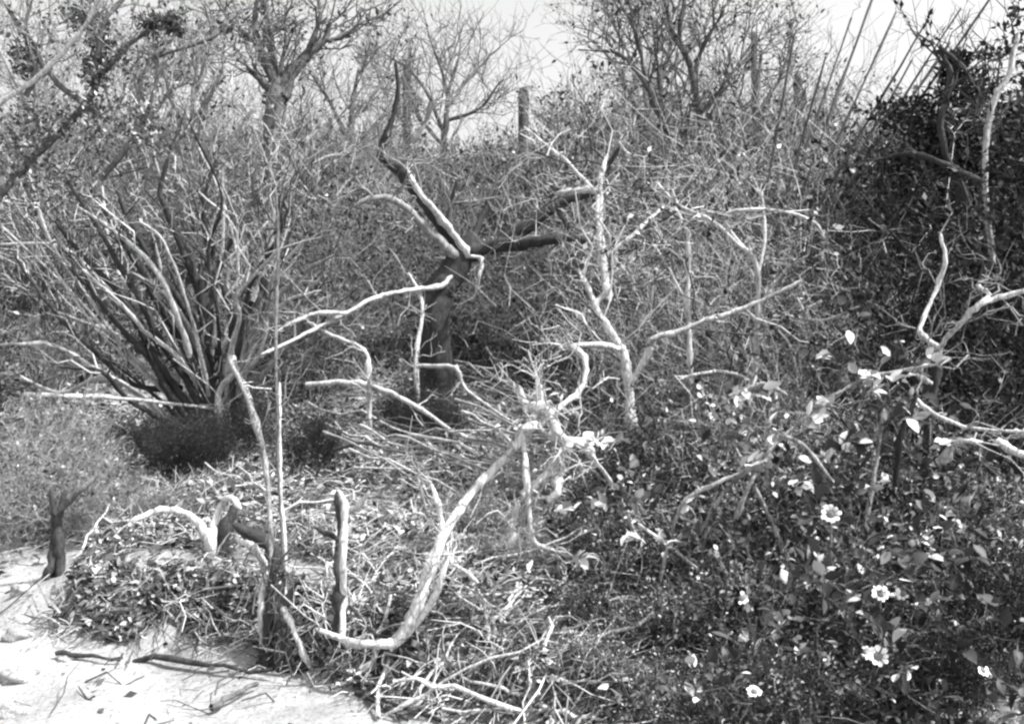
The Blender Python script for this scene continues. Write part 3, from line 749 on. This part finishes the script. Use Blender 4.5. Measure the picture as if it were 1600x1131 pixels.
for a in ((1298, 803, 3.25, 19, (0, 0, 1.0)), (1375, 927, 3.1, 17, (.4, 0, 1.2)), (1411, 927, 3.15, 14, (-.5, 0, 1.4), 8, 3), (1372, 1025, 2.95, 20, (0, 0, 1.2)), (1352, 1018, 3.0, 12, (-.8, 0, 1.2), 8, 2), (1536, 1047, 2.9, 12, (.9, 0, 1), 8, 2), (1178, 1080, 3.0, 14, (.2, 0, 2.2)), (1158, 935, 3.4, 13, (.9, 0, 1.6), 8, 3)):
    flower(*a)

# pale broad leaved branch running up through the right shrubs
r = thing('pale_leaved_branch', 'slanting branch with broad bleached leaves climbing right through the dark shrubs', 'branch', gp(1040, 3.6))
LB = [limb_part(r, 'limb', ('1020,960 1045,850 1068,785 1120,755 1180,725 1225,680 1262,650 1300,620 1350,592 1400,580 1460,570', 3.61, 3.52, 6, 4), 'grey_bark', 6)]
for a in (('1090,840 1130,770 1180,725', 3.61, 3.56, 6, 5), ('1225,680 1260,700 1300,750', 3.52, 3.43, 6, 4), ('1150,810 1165,770 1180,740', 3.52, 3.52, 7, 5), ('1140,620 1190,600 1225,615', 3.70, 3.61, 8, 5)):
    LB.append(limb_part(r, 'branch', a, 'grey_bark', 5))
cs, ls, ws, ds = [], [], [], []
for px, py, n, sx in ((1068, 785, 3, 8), (1180, 725, 8, 18), (1212, 690, 3, 8), (1262, 652, 5, 16), (1285, 632, 6, 12), (1350, 588, 6, 14), (1360, 608, 5, 14), (1395, 596, 2, 4), (1458, 570, 5, 14), (1420, 655, 4, 12), (1175, 612, 6, 18), (1150, 622, 3, 8), (915, 692, 9, 22), (880, 795, 4, 8), (958, 690, 3, 10), (1042, 848, 3, 6),
                      (1252, 752, 3, 9), (900, 870, 4, 8), (1470, 690, 4, 14), (1285, 560, 3, 10), (1162, 936, 4, 8), (1360, 760, 3, 10), (1130, 905, 3, 12), (1030, 845, 3, 8), (1200, 660, 2, 6), (980, 840, 3, 12)):
    for _ in range(int(n * 2)):
        cs.append(at(px + RNG.normal() * sx * .6, py + RNG.normal() * sx * .3, 3.55 + RNG.normal() * .04)); ls.append(RNG.uniform(.035, .075)); ws.append(RNG.uniform(.022, .04))
        ds.append([RNG.normal() + .6, RNG.normal() * .5 - .3, RNG.normal() * .4 + .2])
g = Geo(); g.add(*broad_leaves(np.array(cs), np.array(ls) * .9, np.array(ws), np.array(ds))); part('foliage', g, 'leaf_pale', r)

# bare skyline trees
def skyline(label, spec, d, n1, l1, n2, l2, n3, l3, mat='brown_bark', lf=0):
    px = float(spec[0][0].split(',')[0])
    r = thing('skyline_tree', label, 'tree', gp(px, d)); LB = []
    for i, (s, w0, w1) in enumerate(spec):
        LB.append(limb_part(r, 'trunk' if i == 0 else 'branch', (s, d, d + RNG.uniform(-.5, .5) * (i > 0), w0, w1), mat, 6))
    g, tips = twig_set(LB, n1, l1, n2, l2, n3, l3, rmax=.012, rmin=.0022 * d / 10, up=.3); part('twigs', g, mat, r)
    if lf: part('foliage', leaf_on(tips, lf, .06, .03), 'leaf_far', r, False)


skyline('bare twiggy tree above the middle of the thicket', [('690,420 692,260 696,190 702,140 716,92', 12, 4), ('694,210 670,150 640,110 610,90', 6, 3), ('698,170 735,120 760,95', 6, 3), ('694,230 660,190 640,150', 6, 3), ('700,150 690,110 675,70', 5, 3), ('696,190 750,170 780,130', 5, 3)], 20, 8, 1.1, 5, .7, 3, .4)
skyline('tall bare tree with a bent dark bough right of the sky gap', [('1098,560 1100,400 1098,300 1097,220 1092,165 1078,100 1062,60 1070,0', 18, 6), ('1040,200 1010,135 985,100 960,82 905,78', 10, 3), ('1097,260 1060,220 1040,200', 10, 9), ('1085,120 1100,70 1130,20', 7, 3), ('1078,100 1050,50 1035,-10', 7, 3), ('1095,180 1140,120 1180,60', 7, 3), ('1040,200 1030,120 1020,40', 6, 3), ('1010,135 1000,80 985,30', 5, 3)], 12, 9, .9, 5, .55, 3, .3, lf=1)
skyline('fine twigged bush on the skyline between two cacti', [('1180,420 1185,250 1182,150 1190,80', 12, 4), ('1184,220 1150,150 1130,110', 7, 3), ('1183,180 1215,130 1230,90', 7, 3), ('1184,240 1240,180 1290,150', 6, 3)], 16, 8, .9, 5, .55, 3, .3, lf=1)
skyline('grey twiggy tree rising behind the forked tree', [('540,420 545,260 550,170 560,110', 10, 4), ('546,220 515,160 490,120', 6, 3), ('548,190 590,140 610,100', 6, 3), ('546,240 590,190 620,170', 5, 3)], 17, 8, .9, 5, .55, 3, .3, 'far_bark', 1)
skyline('thin twiggy tree in the sky gap between the forked tree and the leaf clusters', [('300,420 305,260 300,170 310,90', 10, 4), ('303,220 270,160 255,110', 6, 3), ('302,190 340,130 350,90', 6, 3), ('304,150 330,60 320,10', 5, 3)], 12, 8, .8, 5, .45, 3, .25, 'grey_bark', 1)
skyline('faint wide twiggy tree at the top of the picture on the right', [('1010,420 1015,260 1010,170 1000,60', 10, 4), ('1012,200 960,100 920,60', 6, 3), ('1011,190 1040,100 1060,20', 6, 3), ('1010,140 960,40 940,0', 5, 3), ('1012,150 1090,60 1120,10', 5, 3)], 15, 9, 1.0, 5, .6, 3, .35, 'grey_bark', 1)

skyline('tangled grey tree whose fine twigs fill the sky at the far upper left', [('60,420 62,260 55,150 70,40', 10, 4), ('60,200 20,120 -10,60', 6, 3), ('58,180 110,110 130,40', 6, 3), ('57,150 40,60 50,0', 5, 3)], 12, 9, .8, 5, .5, 3, .25, 'grey_bark', 1)
skyline('low twiggy tree between the leaf clusters and the thin twiggy tree', [('215,420 220,280 212,190 225,110', 9, 4), ('218,240 180,180 160,130', 6, 3), ('215,210 260,150 285,110', 6, 3)], 12, 9, .7, 5, .45, 3, .25, 'grey_bark', 1)
skyline('spreading twiggy bush in front of the skyline left of the bent dark bough', [('910,430 915,300 908,210 920,150', 8, 3), ('912,250 870,200 840,180', 5, 3), ('911,230 960,180 985,150', 5, 3)], 13, 9, .6, 5, .4, 3, .22, 'grey_bark', 1)

# column cacti
def cactus(label, px, top, d, w, arms=()):
    base = gp(px, d); tp = at(px, top, d)
    r = thing('column_cactus', label, 'cactus', base)
    def col(p0, p1, rad, bendp=None):
        n = 22; t = np.r_[np.linspace(0, .9, 8), 1 - .1 * (1 - np.linspace(.07, 1, 14)) ** 1.6][:, None]; H = np.linalg.norm(p1 - p0)
        P = p0 + (p1 - p0) * t
        if bendp is not None: P = (1 - t) ** 2 * p0 + 2 * t * (1 - t) * bendp + t * t * p1
        Rr = rad * np.sqrt(np.clip(1 - (1 - np.clip((1 - t[:, 0]) * H / (rad * 1.5), 0, 1)) ** 2, .004, 1)); s = 24
        th = np.arange(s) * 2 * math.pi / s; rb = 1 + .12 * np.cos(th * 12 / 1)
        V = P[:, None] + Rr[:, None, None] * rb[None, :, None] * np.stack([np.cos(th), np.sin(th), 0 * th], -1)[None]
        idx = np.arange(n * s).reshape(n, s)
        Q = np.stack([idx[:-1], np.roll(idx, -1, 1)[:-1], np.roll(idx, -1, 1)[1:], idx[1:]], -1).reshape(-1, 4)
        g = Geo(); g.add(V.reshape(-1, 3), Q); return g
    k = d / F * .5
    part('column', col(base - [0, 0, .1], tp, w * k), 'cactus_skin', r)
    for dx, y0, y1 in arms:
        p0 = at(px, y0, d); p1 = at(px + dx, y1, d - .1)
        part('arm', col(p0, p1, w * k * .8, at(px + dx, y0 + 6, d - .05)), 'cactus_skin', r)


cactus('dark column cactus standing alone in the middle of the sky gap', 818, 136, 30, 15)
cactus('thick column cactus half hidden by twigs left of the sky gap', 636, 100, 27, 12, ((-16, 190, 150),))
cactus('slender column cactus with the tallest tip on the right skyline', 1178, 50, 24, 9)
cactus('short column cactus beside the open sky on the right', 1246, 114, 26, 12, ((10, 170, 140),))

# stalks and stumps
def stalk(name, label, cat, parts_):
    s0 = parts_[0][0][0]; px, py = [float(v) for v in s0.split()[0].split(',')]
    r = thing(name, label, cat, at(px, py, parts_[0][0][1]))
    for i, (a, mt) in enumerate(parts_): limb_part(r, 'stem' if i == 0 else 'branch', a, mt, 7)


stalk('broken_stalk', 'short dark broken stalk standing left of the white dead branch', 'stalk', [(('530,985 532,930 530,880 534,830 530,782', 3.74, 3.83, 20, 13), 'dark_bark'), (('534,845 512,835 495,825', 3.78, 3.74, 9, 5), 'dark_bark'), (('534,1000 537,930 535,870 540,800 532,770', 3.65, 3.74, 11, 8), 'white_bark'), (('540,800 560,790 575,770', 3.74, 3.65, 9, 5), 'white_bark')])
stalk('dark_post', 'dark upright stump on the sand near the left edge', 'stump', [(('80,908 82,860 86,820 80,770', 4.75, 4.8, 15, 8), 'dark_bark'), (('96,908 94,860 92,820 100,772', 4.72, 4.75, 16, 8), 'dark_bark'), (('70,905 80,880 84,840', 4.7, 4.75, 14, 10), 'dark_bark'), (('88,800 120,770 150,745', 4.75, 4.7, 14, 6), 'brown_bark')])
stalk('bent_stalk', 'bleached stems arching over to a point above the sandy bank', 'stem', [(('330,885 326,850 314,822 290,802 250,797 212,812', 4.56, 4.37, 15, 8), 'white_bark'), (('330,885 331,850 335,815 345,790 360,778 372,790', 4.56, 4.56, 14, 9), 'white_bark'), (('345,880 350,830 364,800', 4.65, 4.65, 24, 14), 'dark_bark')])
stalk('curved_trunk', 'short dark curved limb bending down beside the thin upright stems', 'limb', [(('424,905 428,870 412,845 380,828', 4.32, 4.32, 24, 16), 'dark_bark'), (('420,915 412,880 396,855 375,845', 4.23, 4.14, 13, 9), 'white_bark')])

# fallen sticks lying about, and a few dark strips standing in for shadows
rs = np.random.default_rng(77)
def stick(p0, p1, rad, mat, label, group=None):
    k = 8; t = np.linspace(0, 1, k)[:, None]
    P = p0 + (p1 - p0) * t + rs.normal(size=(k, 3)) * np.linalg.norm(p1 - p0) * .018
    R = rad * np.linspace(1, .55, k) * (1 + .12 * rs.normal(size=k))
    g = Geo(); g.add(*tubes(P[None], R[None], 6)); solo('stick_or_shade_strip', g, mat, label, 'stick', group)


def on_ground(px, py, h=.01):
    """the spot of ground seen at pixel px, py"""
    lo = 1.5
    for d in np.arange(1.5, 30, .02):
        p = at(px, py, d)
        if p[2] <= gz(p[0], p[1]) + h: return p
    return p


for x0, y0, x1, y1, w, mt, lab in ((535, 1040, 610, 1046, 12, 'white_bark', 'short thick white stick lying level under the dead branch'), (610, 1046, 604, 1082, 10, 'white_bark', 'stubby white stick pointing at the viewer below the dead branch'),
                              (690, 1045, 812, 1008, 11, 'white_bark', 'long pale stick slanting up right from the dead branch'), (540, 1055, 650, 1112, 9, 'grey_bark', 'grey stick slanting down right over the edge of the sand'),
                              (560, 1080, 640, 1125, 10, 'dark_bark', 'dark stick on the sand edge near the bottom'), (470, 1000, 530, 985, 14, 'white_bark', 'pale stick leaning on the foot of the dead branch'),
                              (235, 955, 300, 990, 16, 'dark_bark', 'thick dark stick on the sandy bank'), (205, 1022, 425, 1052, 10, 'dark_bark', 'long dark strip standing in for the shadow along the foot of the sandy bank'), (85, 1020, 190, 1030, 9, 'dark_bark', 'dark strip standing in for shadow at the left end of the bank foot'),  # both dark strips at the bank foot stand in for its shadow line
                              (90, 960, 150, 972, 12, 'dark_bark', 'dark stick on the left end of the bank face'), (320, 1000, 385, 985, 9, 'white_bark', 'white stick half way down the bank face'), (170, 990, 205, 1003, 16, 'dark_bark', 'stubby dark stick low on the bank face'), (330, 1105, 400, 1068, 12, 'brown_bark', 'brown strip standing in for a stem shadow on the bright sand at the bottom'), (545, 985, 605, 960, 12, 'white_bark', 'hooked white stick above the dead branch foot'), (600, 1010, 720, 1060, 8, 'brown_bark', 'thin brown stick crossing the litter under the dead branch'),  # the brown strip on bright sand stands in for a stem's cast shadow
                              (700, 1060, 900, 1120, 9, 'brown_bark', 'brown stick on the litter at the bottom centre'), (830, 1100, 960, 1131, 10, 'white_bark', 'pale stick at the bottom right of the litter')):
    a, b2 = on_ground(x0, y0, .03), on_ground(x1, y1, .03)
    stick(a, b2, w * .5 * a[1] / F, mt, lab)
for i in range(60):   # the slanting sticks behind the dead branch
    x0 = rs.uniform(470, 780); y0 = rs.uniform(590, 740)
    p = on_ground(x0, y0, .12); ln = rs.uniform(.5, 1.5)
    q = p + np.array([ln * .8, -ln * .5, -.02]) + rs.normal(size=3) * .12; q[2] = gz(q[0], q[1]) + rs.uniform(.03, .25); p[2] = gz(p[0], p[1]) + rs.uniform(.08, .5)
    stick(p, q, rs.uniform(.005, .012), ('grey_bark', 'pale_bark', 'brown_bark', 'grey_bark')[i % 4], 'thin bleached stick in the slanting heap behind the dead branch', 'slanting sticks behind the dead branch')
for i in range(110):
    x0 = rs.uniform(60, 850); y0 = rs.uniform(700, 1100)
    if i > 55: x0 = rs.uniform(440, 880); y0 = rs.uniform(1000, 1135)
    if y0 > 915 and x0 < 420 + (y0 - 915) * .8: continue
    p = on_ground(x0, y0, .02); an = rs.uniform(0, 3.14); ln = rs.uniform(.2, .7)
    q = p + np.array([math.cos(an) * ln, math.sin(an) * ln, 0]); q[2] = gz(q[0], q[1]) + rs.uniform(.02, .15); p[2] = gz(p[0], p[1]) + .02
    stick(p, q, rs.uniform(.005, .012), ('white_bark', 'dark_bark', 'brown_bark', 'pale_bark')[i % 4], 'small loose stick lying in the dry litter', 'loose sticks in the litter')

# stones on the sand
for i, (x, y, s, lab) in enumerate(((30, 995, .05, 'dark stone on the sand at the left edge'), (38, 925, .05, 'stone on the sand below the dark stump'), (30, 1060, .06, 'low stone near the lower left corner'), (165, 1111, .02, 'small pebble alone on the bare sand'), (105, 1030, .03, 'pebble at the foot of the sandy bank'), (20, 1115, .05, 'stone in the lower left corner'))):
    p = on_ground(x, y, 0)
    bpy.ops.mesh.primitive_ico_sphere_add(subdivisions=3, radius=1)
    o = bpy.context.object; o.name = 'stone'; o.data.name = 'stone'
    n = len(o.data.vertices); co = np.zeros(n * 3); o.data.vertices.foreach_get('co', co); co = co.reshape(-1, 3)
    co = co * (1 + .14 * np.sin(co @ np.array([3.1, 2.2, 4]) + i) + .08 * np.sin(co @ np.array([-6, 5, 3]) + 2 * i))[:, None] * s * [1.3, .9, .6]
    o.data.vertices.foreach_set('co', co.ravel()); o.data.update(); o.location = Vector(p + [0, 0, s * .2]); o.data.materials.append(M['stone'])
    for f in o.data.polygons: f.use_smooth = True
    tag(o, lab, 'stone')

# ------------------------------------------------------------------ ground cover
def cover():
    rg = np.random.default_rng(31)
    n = 230000
    y = 2.4 + 13 * rg.uniform(0, 1, n) ** 1.5; x = rg.uniform(-.62, .62, n) * y
    e = y - np.interp(x, EDGE_X, EDGE_Y)
    dens = np.clip(.55 + .5 * np.sin(3.1 * x + 1.3 * y) * np.sin(2.2 * y - 1.9 * x) + .3 * np.sin(9 * x) * np.sin(8 * y), .05, 1)
    inside = e > 0
    keep = rg.uniform(0, 1, n) < np.where(inside, dens * np.where((x < -.75) & (e > .28) & (e < .62), .06, 1), .005 * (e > -.8)) * np.where((x < -1.75) & (y < 5.6) & (x / y < -.44), .1, 1)
    x, y = x[keep], y[keep]
    m_ = 9000; fx = rg.uniform(-1.95, -.35, m_); fe = rg.uniform(.02, .3, m_)
    fk = np.sin(8 * fx + 3 * np.sin(3 * fx)) * np.sin(26 * fe + 4 * fx) + .7 * np.sin(23 * fx - 9 * fe) > rg.uniform(-.9, .9, m_)
    fx, fe = fx[fk], fe[fk]; x = np.r_[x, fx]; y = np.r_[y, np.interp(fx, EDGE_X, EDGE_Y) - .05 * np.sin(7.3 * fx) + fe]
    C = np.stack([x, y, gz(x, y) + rg.uniform(.004, .06, len(x))], -1)
    s = np.clip(rg.lognormal(0, .4, len(x)), .4, 1.7) * (.75 + y * .09)
    D = rg.normal(size=(len(x), 3)) * [1, 1, .25]
    g = Geo(); g.add(*leaves(C, .03 * s, .016 * s, D, rng=rg))
    tag(part('leaf_litter', g, 'litter', None, False), 'scattered dry leaves and chaff over the ground', 'leaf litter', kind='stuff')
    # fallen twigs
    n = 26000
    y = 2.6 + 8 * rg.uniform(0, 1, n) ** 1.4; x = rg.uniform(-.6, .3, n) * y
    e = y - np.interp(x, EDGE_X, EDGE_Y)
    keep = rg.uniform(0, 1, n) < np.where(e > .02, np.where((e < .28) | (e > .6) | (x > -.75), .55, .05), .01) * np.where((x < -1.8) & (y < 5.6) & (x / y < -.44), .1, 1)
    x, y = x[keep], y[keep]; n = len(x)
    fx = rg.uniform(-1.95, .4, 1500); x = np.r_[x, fx]; y = np.r_[y, np.interp(fx, EDGE_X, EDGE_Y) + rg.uniform(.0, .27, 1500)]; n = len(x)
    a = rg.uniform(0, 6.28, n); ln = rg.uniform(.04, .26, n)
    q = np.stack([x + np.cos(a) * ln, y + np.sin(a) * ln], -1)
    A = np.stack([x, y, gz(x, y) + rg.uniform(0, .05, n)], -1); B = np.stack([q[:, 0], q[:, 1], gz(q[:, 0], q[:, 1]) + rg.uniform(0, .09, n)], -1)
    t = np.linspace(0, 1, 4)[None, :, None]
    P = A[:, None] + (B - A)[:, None] * t; P[:, 1:3] += rg.normal(size=(n, 2, 3)) * (ln * .07)[:, None, None]
    R = np.r_[rg.uniform(.0015, .0048, n - 1500), rg.uniform(.0012, .003, 1500)][:, None] * np.array([[1, .9, .8, .6]])
    g = Geo(); g.add(*tubes(P, R, 4))
    tag(part('twig_litter', g, 'twig_mix'), 'small broken twigs strewn under the bushes', 'twigs', kind='stuff')
    # dry grass blades
    n = 11000
    y = 3.2 + 8 * rg.uniform(0, 1, n) ** 1.3; x = rg.uniform(-.55, .12, n) * y
    e = y - np.interp(x, EDGE_X, EDGE_Y)
    cl_ = np.sin(2.3 * x + 4) * np.sin(1.9 * y) + .5 * np.sin(7 * x) * np.sin(6 * y + 1)
    keep = (e > .12) & ~((x < -.8) & (e < .62)) & (cl_ > rg.uniform(-.7, 1.0, n)) & ~((x / y < -.44) & (y < 5.6))
    x, y = x[keep], y[keep]; n = len(x)
    b0 = np.stack([x, y, gz(x, y)], -1); h = rg.uniform(.06, .22, n)
    lean = rg.normal(size=(n, 2)) * .55 + [.25, -.1]
    s = np.linspace(0, 1, 4)
    P = b0[:, None] + np.stack([lean[:, :1] * h[:, None] * s ** 1.7, lean[:, 1:] * h[:, None] * s ** 1.7, h[:, None] * (s - .25 * s ** 2)], -1)
    R = np.ones((n, 1)) * .0028 * np.array([1, .9, .7, .3])
    g = Geo(); g.add(*tubes(P, R, 3))
    tag(part('dry_grass', g, 'straw'), 'thin bleached grass and straw under the bushes', 'dry grass', kind='stuff')


cover()

# ------------------------------------------------------------------ camera, light, sky
cam = bpy.data.cameras.new('camera'); cam.sensor_width = 36; cam.lens = F / 1600 * 36; cam.clip_end = 2000; cam.clip_start = .05
co = bpy.data.objects.new('camera', cam); COL.objects.link(co)
co.location = Vector(EYE); co.rotation_euler = (math.pi / 2 - PITCH, 0, 0)
scene.camera = co

to_sun = Vector((.58, -.12, .9)).normalized()
elev = math.asin(to_sun.z); azim = math.atan2(to_sun.x, to_sun.y)
sun = bpy.data.lights.new('sun', 'SUN'); sun.energy = 4.3; sun.angle = math.radians(.5); sun.color = (1, 1, 1)
so = bpy.data.objects.new('sun', sun); COL.objects.link(so); so.location = (5, -5, 20)
so.rotation_euler = (-to_sun).to_track_quat('-Z', 'Y').to_euler()

w = bpy.data.worlds.new('World'); scene.world = w; w.use_nodes = True
nt = w.node_tree; bg = nt.nodes['Background']
sk = nt.nodes.new('ShaderNodeTexSky'); sk.sky_type = 'NISHITA'; sk.sun_disc = False
sk.sun_elevation = elev; sk.sun_rotation = azim; sk.dust_density = 4; sk.air_density = 1.2
bw = nt.nodes.new('ShaderNodeRGBToBW')            # the photograph is black and white
nt.links.new(sk.outputs[0], bw.inputs[0]); hz = nt.nodes.new('ShaderNodeMath'); hz.operation = 'MULTIPLY_ADD'; hz.inputs[1].default_value = 1.12; hz.inputs[2].default_value = .45   # thin white overcast over the clear sky
nt.links.new(bw.outputs[0], hz.inputs[0]); nt.links.new(hz.outputs[0], bg.inputs['Color'])
bg.inputs['Strength'].default_value = .15
vs = scene.view_settings; vs.view_transform = 'Standard'; vs.look = 'None'; vs.gamma = 1; vs.exposure = .72
scene.cycles.max_bounces = 5; scene.cycles.diffuse_bounces = 3
scene.cycles.pixel_filter_type = 'BLACKMAN_HARRIS'; scene.cycles.filter_width = 2.5
